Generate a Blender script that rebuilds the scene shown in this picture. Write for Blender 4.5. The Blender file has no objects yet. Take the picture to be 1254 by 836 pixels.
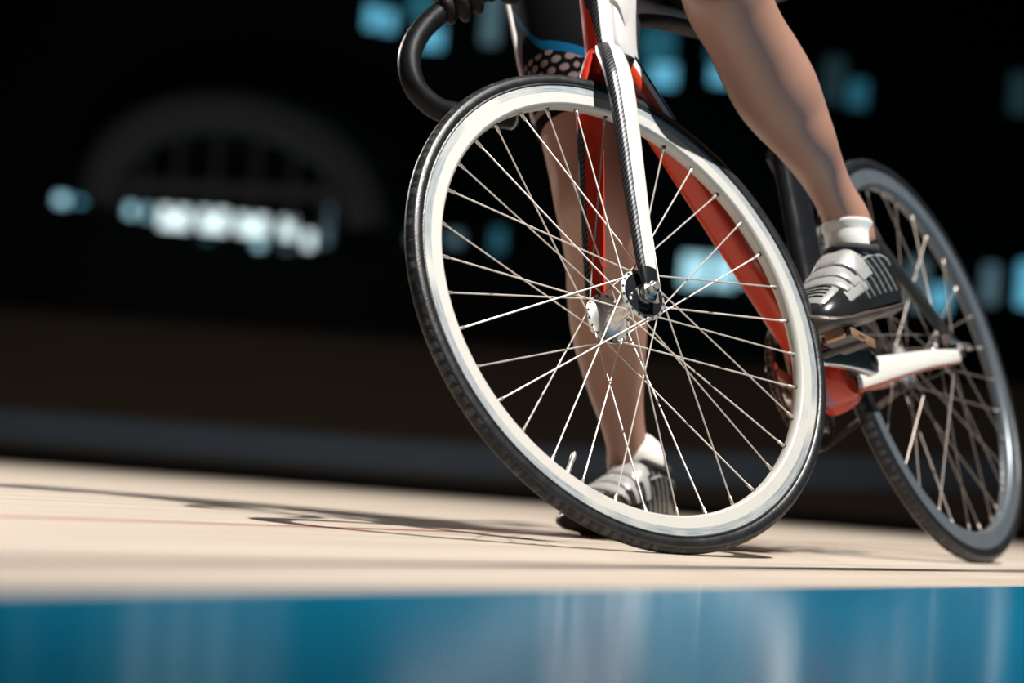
import bpy, bmesh, math, random
from mathutils import Matrix, Vector, noise
random.seed(7)
PI = math.pi
sc = bpy.context.scene
COL = sc.collection

# ------------------------------------------------------------------ camera
FPX = 3248.45                      # focal length in pixels of the 1254 wide frame
CAM_H = 0.0871                     # the camera lies almost on the track surface
AX_R = Vector((0.9968557, -0.0038215, 0.0791466))    # image right, in world
AX_U = Vector((-0.0792388, -0.0480758, 0.9956957))   # image up
AX_F = Vector((0.0, 0.9988364, 0.0482274))           # view direction
cam = bpy.data.cameras.new('camera')
cam.sensor_width = 36.0
cam.lens = FPX * 36.0 / 1254.0
cam.clip_start, cam.clip_end = 0.05, 300
cam.dof.use_dof = True
cam.dof.focus_distance = 3.36
cam.dof.aperture_fstop = 2.9
cam.dof.aperture_blades = 0
cam_ob = bpy.data.objects.new('camera', cam)
COL.objects.link(cam_ob)
cam_ob.matrix_world = Matrix((
    (AX_R.x, AX_U.x, -AX_F.x, 0), (AX_R.y, AX_U.y, -AX_F.y, 0),
    (AX_R.z, AX_U.z, -AX_F.z, CAM_H), (0, 0, 0, 1)))
sc.camera = cam_ob


def P(px, py, d):
    """world point seen at (px, py) at depth d along the view direction"""
    return Vector((0, 0, CAM_H)) + d * (AX_F + AX_R * ((px - 627) / FPX) + AX_U * ((418 - py) / FPX))


# ------------------------------------------------------------------ world, light, exposure
sc.view_settings.view_transform = 'Standard'
sc.view_settings.look = 'None'
sc.view_settings.exposure = 0.0
sc.view_settings.gamma = 1.0
sc.view_settings.use_curve_mapping = False
w = bpy.data.worlds.new('world')
sc.world = w
w.use_nodes = True
w.node_tree.nodes['Background'].inputs[0].default_value = (0.25, 0.5, 0.7, 1)
w.node_tree.nodes['Background'].inputs[1].default_value = 0.006


def spot(name, loc, target, power, size_deg, blend, radius, color):
    l = bpy.data.lights.new(name, 'SPOT')
    l.energy = power
    l.spot_size = math.radians(size_deg)
    l.spot_blend = blend
    l.shadow_soft_size = radius
    l.color = color
    o = bpy.data.objects.new(name, l)
    COL.objects.link(o)
    o.location = loc
    o.rotation_euler = (Vector(target) - Vector(loc)).to_track_quat('-Z', 'Y').to_euler()
    return o


LDIR = Vector((0.333, -0.238, 0.912)).normalized()
KEY_P = Vector((0.2, 3.55, 0.4)) + LDIR * 13.0
KEY_T = Vector((0.35, 3.85, 0.0))
spot('arena_floodlight', KEY_P, KEY_T, 16000, 31, 0.8, 0.09, (1.0, 0.96, 0.90))
spot('arena_floodlight_far', (-3.6, 9.6, 2.6), (0.1, 3.7, 0.5), 1000, 22, 0.4, 0.2, (1.0, 0.93, 0.88))
spot('bend_fill', (-2.0, 10.5, 5.0), (-0.5, 18.5, 0.3), 200, 75, 0.8, 0.3, (0.95, 0.95, 1.0))  # added fill, no real fitting: lifts the far bank and grey band
spot('arch_fill', (-6.0, 38.0, 3.0), (-5.5, 50.0, 4.0), 280, 70, 0.8, 0.3, (1.0, 0.97, 0.9))  # added fill near the end wall to make the arch visible

# ------------------------------------------------------------------ materials
MATS = {}


def nt(name):
    m = bpy.data.materials.new(name)
    m.use_nodes = True
    t = m.node_tree
    return m, t, t.nodes['Principled BSDF']


def node(t, kind, **kw):
    n = t.nodes.new(kind)
    for k, v in kw.items():
        if k.startswith('i_'):
            n.inputs[int(k[2:])].default_value = v
        else:
            setattr(n, k, v)
    return n


def mix(t, fac, a, b):
    n = t.nodes.new('ShaderNodeMix')
    n.data_type = 'RGBA'
    for s, v in ((0, fac), (6, a), (7, b)):
        if hasattr(v, 'links'):
            t.links.new(v, n.inputs[s])
        else:
            n.inputs[s].default_value = v
    return n.outputs[2]


def mth(t, op, a, b=0.0, c=None):
    n = t.nodes.new('ShaderNodeMath')
    n.operation = op
    for i, v in enumerate((a, b) if c is None else (a, b, c)):
        if hasattr(v, 'links'):
            t.links.new(v, n.inputs[i])
        else:
            n.inputs[i].default_value = v
    return n.outputs[0]


def ramp(t, fac, stops):
    n = t.nodes.new('ShaderNodeValToRGB')
    e = n.color_ramp.elements
    e[0].position, e[0].color = stops[0]
    e[1].position, e[1].color = stops[-1]
    for p, c in stops[1:-1]:
        x = e.new(p)
        x.color = c
    t.links.new(fac, n.inputs[0])
    return n.outputs[0]


def objco(t, scale=(1, 1, 1), rot=(0, 0, 0)):
    c = t.nodes.new('ShaderNodeTexCoord')
    m = t.nodes.new('ShaderNodeMapping')
    m.inputs['Scale'].default_value = scale
    m.inputs['Rotation'].default_value = rot
    t.links.new(c.outputs['Object'], m.inputs[0])
    return m.outputs[0]


def noisetex(t, vec, scale, detail=4, rough=0.55):
    n = t.nodes.new('ShaderNodeTexNoise')
    n.inputs['Scale'].default_value = scale
    n.inputs['Detail'].default_value = detail
    n.inputs['Roughness'].default_value = rough
    t.links.new(vec, n.inputs['Vector'])
    return n.outputs[0]


def bump(t, bsdf, height, strength, dist):
    b = t.nodes.new('ShaderNodeBump')
    b.inputs['Strength'].default_value = strength
    b.inputs['Distance'].default_value = dist
    t.links.new(height, b.inputs['Height'])
    t.links.new(b.outputs[0], bsdf.inputs['Normal'])


def simple(name, col, rough=0.5, metal=0.0, coat=0.0, var=0.12, vscale=30, bmp=0.0, bscale=300, spec=0.5):
    """principled material whose colour and roughness wander slightly with noise"""
    m, t, b = nt(name)
    v = objco(t)
    n = noisetex(t, v, vscale)
    c1 = tuple(min(1, x * (1 + var)) for x in col) + (1,)
    c0 = tuple(x * (1 - var) for x in col) + (1,)
    t.links.new(mix(t, n, c0, c1), b.inputs['Base Color'])
    r = ramp(t, n, [(0.3, (rough * 0.85,) * 3 + (1,)), (0.7, (min(1, rough * 1.15),) * 3 + (1,))])
    t.links.new(r, b.inputs['Roughness'])
    b.inputs['Metallic'].default_value = metal
    b.inputs['Coat Weight'].default_value = coat
    b.inputs['Coat Roughness'].default_value = 0.06
    b.inputs['Specular IOR Level'].default_value = spec
    if bmp:
        bump(t, b, noisetex(t, v, bscale, 3), bmp, 0.001)
    MATS[name] = m
    return m


simple('white_paint', (0.70, 0.685, 0.64), 0.3, coat=0.35, var=0.02)
simple('frame_white', (0.54, 0.53, 0.52), 0.32, coat=0.3, var=0.02)
simple('red_paint', (0.62, 0.034, 0.014), 0.55, var=0.06, spec=0.12)
simple('orange_red_paint', (0.52, 0.036, 0.009), 0.32, coat=0.1, var=0.10, vscale=12)
simple('purple_paint', (0.25, 0.05, 0.13), 0.3, coat=0.4)
simple('black_gloss', (0.012, 0.013, 0.016), 0.22, coat=0.4)
simple('black_matte', (0.014, 0.014, 0.016), 0.5)
simple('black_under', (0.012, 0.011, 0.011), 0.6, spec=0.12)
simple('grey_paint', (0.33, 0.35, 0.38), 0.35, coat=0.3)
simple('tyre_rubber', (0.013, 0.014, 0.017), 0.34, bmp=0.3, bscale=420, var=0.35, vscale=60, spec=0.55)
simple('tyre_tread', (0.026, 0.022, 0.020), 0.5, bmp=0.6, bscale=260, var=0.3, vscale=80)
simple('steel', (0.66, 0.61, 0.57), 0.42, metal=0.55, var=0.04)
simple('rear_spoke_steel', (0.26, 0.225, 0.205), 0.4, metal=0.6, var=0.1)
simple('nipple_metal', (0.60, 0.54, 0.48), 0.35, metal=0.7, var=0.08, vscale=200)
simple('chrome', (0.75, 0.75, 0.75), 0.14, metal=0.9, var=0.05)
simple('hub_alloy', (0.66, 0.66, 0.65), 0.26, metal=0.6, var=0.06)
simple('brushed_alloy', (0.62, 0.62, 0.62), 0.3, metal=0.9, var=0.08)
simple('dark_metal', (0.05, 0.05, 0.055), 0.32, metal=0.6)
simple('bronze', (0.42, 0.26, 0.17), 0.42, metal=0.6, var=0.18, vscale=90)
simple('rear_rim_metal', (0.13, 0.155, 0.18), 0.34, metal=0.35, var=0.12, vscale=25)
simple('bar_tape', (0.007, 0.007, 0.008), 0.45, bmp=0.3, bscale=500, var=0.3, spec=0.14)
simple('sock_cotton', (0.78, 0.77, 0.74), 0.9, bmp=0.7, bscale=700, var=0.06)
simple('shoe_silver', (0.46, 0.46, 0.45), 0.30, metal=0.35, var=0.10, vscale=60)
simple('shoe_black', (0.016, 0.017, 0.019), 0.2, coat=0.6, var=0.3)
simple('shoe_sole', (0.06, 0.040, 0.030), 0.4, var=0.3, vscale=70, bmp=0.4, bscale=200)
simple('shoe_lining', (0.02, 0.02, 0.02), 0.8)
simple('blue_lycra', (0.004, 0.085, 0.19), 0.62, var=0.08)
simple('black_lycra', (0.006, 0.006, 0.008), 0.7, var=0.2, spec=0.1)
simple('edge_light_white', (0.70, 0.66, 0.66), 0.7)  # white of the painted light edge on the shorts
simple('glove_black', (0.008, 0.008, 0.008), 0.5, var=0.3, spec=0.2)
simple('chain_steel', (0.20, 0.16, 0.13), 0.38, metal=0.8, var=0.3, vscale=200)
simple('dark_ground', (0.020, 0.022, 0.024), 0.7, var=0.3, vscale=1.0)
simple('hall_wall', (0.012, 0.013, 0.016), 0.9, var=0.4, vscale=0.2)
simple('grey_band', (0.24, 0.28, 0.31), 0.6, var=0.15, vscale=0.5)
simple('steel_arch', (0.16, 0.17, 0.17), 0.6, var=0.2, vscale=0.5)
simple('helmet_white', (0.75, 0.75, 0.75), 0.3)
simple('hair_dark', (0.03, 0.02, 0.015), 0.6)
simple('jersey_dark', (0.01, 0.02, 0.035), 0.6)


def carbon():
    m, t, b = nt('carbon_weave')
    v = objco(t, (1, 1, 1), (0, 0.0, 0))
    sp = t.nodes.new('ShaderNodeSeparateXYZ')
    t.links.new(v, sp.inputs[0])
    x, y, z = sp.outputs
    # 2/2 twill: diagonal bands broken into short tows
    q = mth(t, 'ADD', mth(t, 'MULTIPLY', mth(t, 'ADD', x, mth(t, 'MULTIPLY', y, -1.0)), 120.0), mth(t, 'MULTIPLY', z, 135.0))
    band = mth(t, 'FRACT', q)
    r = mth(t, 'FRACT', mth(t, 'SUBTRACT', mth(t, 'MULTIPLY', mth(t, 'ADD', x, mth(t, 'MULTIPLY', y, -1.0)), 260.0), mth(t, 'MULTIPLY', z, 160.0)))
    on = mth(t, 'MULTIPLY', mth(t, 'GREATER_THAN', band, 0.52), mth(t, 'MULTIPLY_ADD', mth(t, 'GREATER_THAN', r, 0.35), 0.7, 0.3))
    n = noisetex(t, v, 240, 2)
    on = mth(t, 'MULTIPLY', on, mth(t, 'MULTIPLY_ADD', n, 1.3, 0.2))
    t.links.new(mix(t, on, (0.006, 0.007, 0.009, 1), (0.17, 0.18, 0.20, 1)), b.inputs['Base Color'])
    b.inputs['Roughness'].default_value = 0.32
    b.inputs['Metallic'].default_value = 0.25
    MATS['carbon_weave'] = m


carbon()


def rim_metal():
    """pale anodised rim: clean inner half, scuffed braking track near the tyre"""
    m, t, b = nt('rim_alloy')
    c = t.nodes.new('ShaderNodeTexCoord')
    sp = t.nodes.new('ShaderNodeSeparateXYZ')
    t.links.new(c.outputs['Object'], sp.inputs[0])
    x, y, z = sp.outputs
    rad = mth(t, 'SQRT', mth(t, 'ADD', mth(t, 'MULTIPLY', x, x), mth(t, 'MULTIPLY', z, z)))
    ang = mth(t, 'ARCTAN2', z, x)
    cb = t.nodes.new('ShaderNodeCombineXYZ')
    t.links.new(mth(t, 'MULTIPLY', ang, 3.0), cb.inputs[0])
    t.links.new(mth(t, 'MULTIPLY', rad, 420.0), cb.inputs[1])
    st = noisetex(t, cb.outputs[0], 2.2, 5, 0.6)
    big = noisetex(t, c.outputs['Object'], 7.0, 2)
    track = mth(t, 'MULTIPLY', mth(t, 'GREATER_THAN', rad, 0.3035), ramp(t, big, [(0.36, (0, 0, 0, 1)), (0.50, (1, 1, 1, 1))]))
    scuff = mth(t, 'MULTIPLY', track, ramp(t, st, [(0.36, (0.25, 0.25, 0.25, 1)), (0.6, (1, 1, 1, 1))]))
    smud = ramp(t, noisetex(t, c.outputs['Object'], 34.0, 4), [(0.58, (0, 0, 0, 1)), (0.66, (1, 1, 1, 1))])
    base = mix(t, mth(t, 'MULTIPLY', smud, 0.25), (0.58, 0.57, 0.535, 1), (0.38, 0.41, 0.43, 1))
    t.links.new(mix(t, scuff, base, (0.20, 0.255, 0.30, 1)), b.inputs['Base Color'])
    b.inputs['Roughness'].default_value = 0.42
    b.inputs['Metallic'].default_value = 0.25
    MATS['rim_alloy'] = m


rim_metal()


def skin():
    m, t, b = nt('skin')
    v = objco(t)
    n1 = noisetex(t, v, 9, 3)
    n2 = noisetex(t, v, 90, 3)
    c = mix(t, n1, (0.355, 0.185, 0.134, 1), (0.41, 0.238, 0.180, 1))
    c = mix(t, mth(t, 'MULTIPLY', n2, 0.35), c, (0.30, 0.138, 0.095, 1))
    t.links.new(c, b.inputs['Base Color'])
    b.inputs['Roughness'].default_value = 0.42
    b.inputs['Specular IOR Level'].default_value = 0.6
    b.inputs['Subsurface Weight'].default_value = 0.03
    b.inputs['Subsurface Radius'].default_value = (0.012, 0.005, 0.003)
    b.inputs['Subsurface Scale'].default_value = 0.5
    bump(t, b, noisetex(t, v, 420, 3), 0.25, 0.0006)
    MATS['skin'] = m


skin()


def dots():
    m, t, b = nt('dotted_lycra')
    v = objco(t, (58, 58, 58), (0.5, 0.35, 0.6))
    vo = t.nodes.new('ShaderNodeTexVoronoi')
    vo.inputs['Randomness'].default_value = 0.0
    vo.inputs['Scale'].default_value = 1.0
    t.links.new(v, vo.inputs['Vector'])
    f = ramp(t, vo.outputs['Distance'], [(0.38, (1, 1, 1, 1)), (0.46, (0, 0, 0, 1))])
    t.links.new(mix(t, f, (0.010, 0.009, 0.010, 1), (0.26, 0.20, 0.20, 1)), b.inputs['Base Color'])
    b.inputs['Roughness'].default_value = 0.7
    MATS['dotted_lycra'] = m


dots()


def tread():
    """slick tread with fine herringbone file marks"""
    m, t, b = nt('file_tread')
    c = t.nodes.new('ShaderNodeTexCoord')
    sp = t.nodes.new('ShaderNodeSeparateXYZ')
    t.links.new(c.outputs['Object'], sp.inputs[0])
    x, y, z = sp.outputs
    ang = mth(t, 'ARCTAN2', z, x)
    a = mth(t, 'MULTIPLY', ang, 22.0)
    grp = mth(t, 'LESS_THAN', mth(t, 'FRACT', a), 0.62)
    fine = mth(t, 'LESS_THAN', mth(t, 'FRACT', mth(t, 'ADD', mth(t, 'MULTIPLY', ang, 110.0), mth(t, 'MULTIPLY', mth(t, 'ABSOLUTE', y), 330.0))), 0.22)
    n = ramp(t, noisetex(t, c.outputs['Object'], 45, 3), [(0.42, (0, 0, 0, 1)), (0.6, (1, 1, 1, 1))])
    f = mth(t, 'MULTIPLY', mth(t, 'MULTIPLY', grp, fine), n)
    t.links.new(mix(t, f, (0.009, 0.009, 0.010, 1), (0.20, 0.21, 0.22, 1)), b.inputs['Base Color'])
    b.inputs['Roughness'].default_value = 0.5
    b.inputs['Specular IOR Level'].default_value = 0.3
    MATS['file_tread'] = m


tread()


def wood_floor():
    """pale varnished boards along the track with the black and the red painted line"""
    m, t, b = nt('track_boards')
    c = t.nodes.new('ShaderNodeTexCoord')
    sp = t.nodes.new('ShaderNodeSeparateXYZ')
    t.links.new(c.outputs['Object'], sp.inputs[0])
    s, u, z = sp.outputs
    board = mth(t, 'FLOOR', mth(t, 'MULTIPLY', s, 1 / 0.042))
    wn = t.nodes.new('ShaderNodeTexWhiteNoise')
    wn.noise_dimensions = '1D'
    t.links.new(board, wn.inputs['W'])
    cb = t.nodes.new('ShaderNodeCombineXYZ')
    t.links.new(mth(t, 'MULTIPLY', s, 30.0), cb.inputs[0])
    t.links.new(mth(t, 'ADD', mth(t, 'MULTIPLY', u, 1.6), mth(t, 'MULTIPLY', wn.outputs[0], 40.0)), cb.inputs[1])
    g = noisetex(t, cb.outputs[0], 1.0, 5, 0.6)
    col = mix(t, wn.outputs[0], (0.43, 0.37, 0.31, 1), (0.51, 0.45, 0.385, 1))
    col = mix(t, ramp(t, g, [(0.35, (0, 0, 0, 1)), (0.75, (0.5, 0.5, 0.5, 1))]), col, (0.34, 0.25, 0.185, 1))
    fr = mth(t, 'FRACT', mth(t, 'MULTIPLY', s, 1 / 0.042))
    seam = mth(t, 'LESS_THAN', fr, 0.035)
    col = mix(t, mth(t, 'MULTIPLY', seam, 0.6), col, (0.18, 0.11, 0.07, 1))
    wear = ramp(t, noisetex(t, c.outputs['Object'], 2.3, 4), [(0.3, (0.72, 0.72, 0.72, 1)), (0.6, (1, 1, 1, 1))])

    def line(x0, width):
        return mth(t, 'LESS_THAN', mth(t, 'ABSOLUTE', mth(t, 'SUBTRACT', s, x0)), width / 2)
    col = mix(t, mth(t, 'MULTIPLY', line(-1.132, 0.046), wear), col, (0.012, 0.012, 0.014, 1))
    col = mix(t, mth(t, 'MULTIPLY', line(-1.70, 0.036), mth(t, 'MULTIPLY', wear, 0.8)), col, (0.25, 0.035, 0.028, 1))
    t.links.new(col, b.inputs['Base Color'])
    b.inputs['Roughness'].default_value = 0.55
    b.inputs['Specular IOR Level'].default_value = 0.22
    MATS['track_boards'] = m


wood_floor()


def blue_floor():
    m, t, b = nt('blue_gloss_paint')
    v = objco(t)
    n = noisetex(t, v, 3.0, 4)
    t.links.new(mix(t, n, (0.0, 0.145, 0.275, 1), (0.0, 0.170, 0.315, 1)), b.inputs['Base Color'])
    b.inputs['Roughness'].default_value = 0.16
    b.inputs['Specular IOR Level'].default_value = 0.5
    MATS['blue_gloss_paint'] = m


blue_floor()


def bank_wood():
    m, t, b = nt('far_bank_boards')
    v = objco(t, (0.6, 6, 6))
    n = noisetex(t, v, 1.5, 4)
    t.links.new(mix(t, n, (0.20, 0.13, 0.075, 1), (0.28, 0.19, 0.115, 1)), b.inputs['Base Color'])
    b.inputs['Roughness'].default_value = 0.7
    MATS['far_bank_boards'] = m


bank_wood()


def pane_mat(name, col, strength):
    m, t, b = nt(name)
    v = objco(t)
    n = noisetex(t, v, 1.2, 2)
    b.inputs['Base Color'].default_value = (0.02, 0.03, 0.04, 1)
    b.inputs['Roughness'].default_value = 0.2
    t.links.new(mix(t, n, tuple(c * 0.8 for c in col) + (1,), tuple(min(1, c * 1.15) for c in col) + (1,)), b.inputs['Emission Color'])
    b.inputs['Emission Strength'].default_value = strength
    MATS[name] = m


pane_mat('pane_bright', (0.72, 0.90, 0.95), 1.6)
pane_mat('pane_teal', (0.12, 0.46, 0.66), 1.0)
pane_mat('pane_cyan', (0.40, 0.75, 0.88), 1.2)
pane_mat('pane_dim', (0.13, 0.24, 0.29), 0.55)
pane_mat('pane_deep', (0.03, 0.17, 0.24), 0.55)
pane_mat('pane_murky', (0.03, 0.07, 0.085), 0.4)

# ------------------------------------------------------------------ mesh helpers


class MB:
    """collects vertices and faces for ONE mesh object"""

    def __init__(self):
        self.v, self.f, self.m = [], [], []

    def add(self, verts, faces, mi=0):
        o = len(self.v)
        self.v += [Vector(x) for x in verts]
        for f in faces:
            self.f.append([i + o for i in f])
            self.m.append(mi)

    def loft(self, rings, mi=0, cap=True, closed=True, mats=None, loop=False):
        """rings: list of equally long point lists; mats(i, j) -> material index"""
        n = len(rings[0])
        o = len(self.v)
        for r in rings:
            self.v += [Vector(x) for x in r]
        R = len(rings)
        for i in range(R if loop else R - 1):
            for j in range(n if closed else n - 1):
                a, b = o + i * n + j, o + i * n + (j + 1) % n
                c, d = o + ((i + 1) % R) * n + (j + 1) % n, o + ((i + 1) % R) * n + j
                self.f.append([a, b, c, d])
                self.m.append(mats(i, j) if mats else mi)
        if cap and closed and not loop:
            self.f.append([o + j for j in range(n)][::-1])
            self.m.append(mats(0, 0) if mats else mi)
            self.f.append([o + (R - 1) * n + j for j in range(n)])
            self.m.append(mats(R - 2, 0) if mats else mi)

    def tube(self, pts, rad, seg=12, mi=0, cap=True):
        pts = [Vector(p) for p in pts]
        rr = rad if isinstance(rad, (list, tuple)) else [rad] * len(pts)
        self.loft(frames(pts, rr, seg), mi, cap)

    def lathe(self, prof, seg=64, mi=0, loop=False, mats=None, c=(0, 0, 0)):
        """prof: (y, radius) around the local y axis; loop closes the profile"""
        rings = []
        for k in range(seg):
            a = 2 * PI * k / seg
            rings.append([(c[0] + r * math.cos(a), c[1] + y, c[2] + r * math.sin(a)) for y, r in prof])
        self.loft(rings, mi, cap=False, closed=loop, mats=mats, loop=True)

    def box(self, c, sx, sy, sz, mi=0, rot=None):
        vs = []
        for dx in (-1, 1):
            for dy in (-1, 1):
                for dz in (-1, 1):
                    p = Vector((dx * sx / 2, dy * sy / 2, dz * sz / 2))
                    if rot:
                        p = rot @ p
                    vs.append(p + Vector(c))
        self.add(vs, [(0, 1, 3, 2), (4, 6, 7, 5), (0, 4, 5, 1), (2, 3, 7, 6), (0, 2, 6, 4), (1, 5, 7, 3)], mi)

    def build(self, name, mats, parent=None, matrix=None, smooth=True, bevel=0.0, subd=0, ang=40):
        me = bpy.data.meshes.new(name)
        me.from_pydata([tuple(x) for x in self.v], [], self.f)
        for m in (mats if isinstance(mats, (list, tuple)) else [mats]):
            me.materials.append(MATS[m])
        for p, mi in zip(me.polygons, self.m):
            p.material_index = mi
        bm = bmesh.new()
        bm.from_mesh(me)
        bmesh.ops.remove_doubles(bm, verts=bm.verts, dist=1e-6)
        bmesh.ops.recalc_face_normals(bm, faces=bm.faces)
        if smooth:
            for f in bm.faces:
                f.smooth = True
            for e in bm.edges:
                if len(e.link_faces) == 2 and e.calc_face_angle(0) > math.radians(ang):
                    e.smooth = False
        bm.to_mesh(me)
        bm.free()
        return link(name, me, parent, matrix, bevel, subd)


def link(name, me, parent=None, matrix=None, bevel=0.0, subd=0):
    o = bpy.data.objects.new(name, me)
    COL.objects.link(o)
    if parent:
        o.parent = parent
    if matrix is not None:
        o.matrix_local = matrix
    if bevel:
        b = o.modifiers.new('bevel', 'BEVEL')
        b.width = bevel
        b.segments = 2
        b.limit_method = 'ANGLE'
    if subd:
        s = o.modifiers.new('subd', 'SUBSURF')
        s.levels = s.render_levels = subd
    return o


def frames(pts, rr, seg, ref=None):
    """round rings along a polyline (parallel transport)"""
    out = []
    n = len(pts)
    tan = []
    for i in range(n):
        d = pts[min(i + 1, n - 1)] - pts[max(i - 1, 0)]
        tan.append(d.normalized())
    u = ref or (Vector((0, 0, 1)) if abs(tan[0].z) < 0.9 else Vector((1, 0, 0)))
    u = (u - tan[0] * u.dot(tan[0])).normalized()
    for i in range(n):
        u = (u - tan[i] * u.dot(tan[i])).normalized()
        v = tan[i].cross(u)
        r = rr[i]
        a, b = r if isinstance(r, (tuple, list)) else (r, r)
        out.append([pts[i] + u * (a * math.cos(2 * PI * k / seg)) + v * (b * math.sin(2 * PI * k / seg)) for k in range(seg)])
    return out


def catmull(pts, sub):
    """smooth interpolation of tuples or Vectors"""
    P_ = [Vector(p) for p in pts]
    out = []
    for i in range(len(P_) - 1):
        p0, p1, p2, p3 = P_[max(i - 1, 0)], P_[i], P_[i + 1], P_[min(i + 2, len(P_) - 1)]
        for k in range(sub):
            s = k / sub
            out.append(0.5 * ((2 * p1) + (p2 - p0) * s + (2 * p0 - 5 * p1 + 4 * p2 - p3) * s * s + (3 * p1 - p0 - 3 * p2 + p3) * s ** 3))
    out.append(P_[-1])
    return out


def cat1(vals, sub):
    return [v.x for v in catmull([(a, 0, 0) for a in vals], sub)]


def empty(name, parent=None, matrix=None):
    o = bpy.data.objects.new(name, None)
    COL.objects.link(o)
    o.empty_display_size = 0.05
    if parent:
        o.parent = parent
    if matrix is not None:
        if parent:
            o.matrix_local = matrix
        else:
            o.matrix_world = matrix
    return o


def tag(o, label=None, cat=None, group=None, kind=None):
    for k, v in (('label', label), ('category', cat), ('group', group), ('kind', kind)):
        if v:
            o[k] = v
    return o


def structure(o, label, cat):
    return tag(o, label, cat, None, 'structure')


# ------------------------------------------------------------------ setting: track floor
TRK = Matrix.Rotation(-math.radians(28), 4, 'Z')     # local y runs along the track


def slab(name, x0, x1, y0, y1, z0, z1, mat, matrix):
    mb = MB()
    mb.box(((x0 + x1) / 2, (y0 + y1) / 2, (z0 + z1) / 2), x1 - x0, y1 - y0, z1 - z0)
    return mb.build(name, mat, None, matrix, smooth=False)


f1 = MB()
# boards stop square across the view where the pool of light ends, near edge along the blue band
xa = -0.905
pts = [(-9.0, -6.0), (xa, -6.0), (xa, 14.0), (-9.0, 14.0)]
Ti = TRK.inverted()
far = [Ti @ Vector((-12, 7.55, 0)), Ti @ Vector((14, 7.35, 0))]


def edge_hit(x):
    a, b = far
    s = (x - a.x) / (b.x - a.x)
    return a.y + s * (b.y - a.y)


poly = [(-9.0, -6.0), (xa, -6.0), (xa, edge_hit(xa)), (-9.0, edge_hit(-9.0))]
top = [(x, y, 0) for x, y in poly]
bot = [(x, y, -0.04) for x, y in poly]
f1.add(top + bot, [(0, 1, 2, 3), (7, 6, 5, 4), (0, 4, 5, 1), (1, 5, 6, 2), (2, 6, 7, 3), (3, 7, 4, 0)])
structure(f1.build('floor', 'track_boards', None, TRK, smooth=False),
          'pale wooden track boards with thin black and red lines along them', 'floor')
structure(slab('floor_blue_band', xa, 2.6, -6, 14, -0.04, 0.0, 'blue_gloss_paint', TRK),
          'glossy blue painted band along the bottom of the picture', 'floor')
structure(slab('ground', -60, 60, -8, 90, -0.2, -0.042, 'dark_ground', Matrix()),  # dark colour stands in for the unlit floor past the boards
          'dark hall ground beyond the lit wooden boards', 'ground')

# far bend: grey band and the dim boards rising behind it
mb = MB()
rings = []
NB = 40
for i in range(NB + 1):
    s = i / NB
    x = -5.5 + 13.0 * s
    y = 17.0 - 2.2 * s
    z = 0.02 + 0.34 * max(0.0, s - 0.36) ** 1.5 * 3.2
    rings.append([Vector((x, y, z)), Vector((x, y + 0.05, z + 0.19)), Vector((x, y + 0.5, z + 0.2)), Vector((x, y + 0.5, z))])
mb.loft(rings, closed=True)
structure(mb.build('trim_1', 'grey_band'), 'blurred grey painted band at the foot of the far bend', 'band')
mb = MB()
rings = []
for i in range(NB + 1):
    s = i / NB
    x = -9 + 22.0 * s
    y = 19.0 - 1.5 * s
    rings.append([Vector((x, y, -0.05)), Vector((x, y + 1.1, 0.85)), Vector((x, y + 2.2, 1.05)), Vector((x, y + 2.2, -0.05))])
mb.loft(rings, closed=True)
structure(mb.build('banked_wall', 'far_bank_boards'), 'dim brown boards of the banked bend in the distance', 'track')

# hall shell far behind
mb = MB()
mb.box((0, 56.0, 9.0), 70, 0.4, 18.2)
structure(mb.build('wall_back', 'hall_wall', smooth=False), 'black end wall of the hall far behind the cyclist', 'wall')

WD = 52.0
wins = [  # px rectangle (sharp size), pane
    (68, 238, 84, 251, 'pane_cyan'), (93, 240, 104, 250, 'pane_teal'),
    (155, 250, 166, 265, 'pane_cyan'), (177, 252, 184, 268, 'pane_cyan'), (196, 254, 232, 280, 'pane_bright'),
    (245, 257, 279, 284, 'pane_bright'), (291, 264, 327, 288, 'pane_bright'), (312, 292, 323, 304, 'pane_cyan'),
    (249, 289, 259, 295, 'pane_deep'), (344, 268, 361, 292, 'pane_bright'), (372, 284, 384, 304, 'pane_bright'),
    (395, 250, 405, 300, 'pane_dim'), (345, 300, 358, 306, 'pane_dim'),
    (448, 6, 466, 36, 'pane_teal'), (468, 12, 484, 40, 'pane_teal'), (500, -30, 540, 26, 'pane_deep'), (512, 32, 542, 60, 'pane_teal'), (592, -10, 612, 55, 'pane_dim'),
    (784, 34, 826, 74, 'pane_deep'), (796, 78, 828, 106, 'pane_teal'), (868, 56, 905, 76, 'pane_deep'), (870, 80, 905, 104, 'pane_teal'),
    (1008, 70, 1034, 126, 'pane_murky'), (1038, 98, 1062, 132, 'pane_deep'),
    (835, 312, 868, 350, 'pane_cyan'), (874, 312, 900, 352, 'pane_cyan'), (908, 314, 950, 348, 'pane_cyan'),
    (968, 312, 1000, 340, 'pane_cyan'), (1112, 318, 1134, 378, 'pane_dim'), (1140, 350, 1162, 380, 'pane_teal'),
    (1203, 324, 1222, 372, 'pane_dim'), (1246, 322, 1285, 376, 'pane_teal'), (1236, 90, 1262, 140, 'pane_murky'),
    (502, 285, 512, 300, 'pane_dim'), (548, 284, 566, 300, 'pane_dim'), (602, 280, 618, 308, 'pane_deep'),
]
PANE_WORD = {'pane_bright': 'brightest white', 'pane_cyan': 'pale cyan', 'pane_teal': 'teal', 'pane_dim': 'dim grey-blue', 'pane_deep': 'deep teal', 'pane_murky': 'murky dark'}
ORD = ['first', 'second', 'third', 'fourth', 'fifth', 'sixth', 'seventh', 'eighth', 'ninth', 'tenth', 'eleventh', 'twelfth', 'thirteenth', 'fourteenth']


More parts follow.
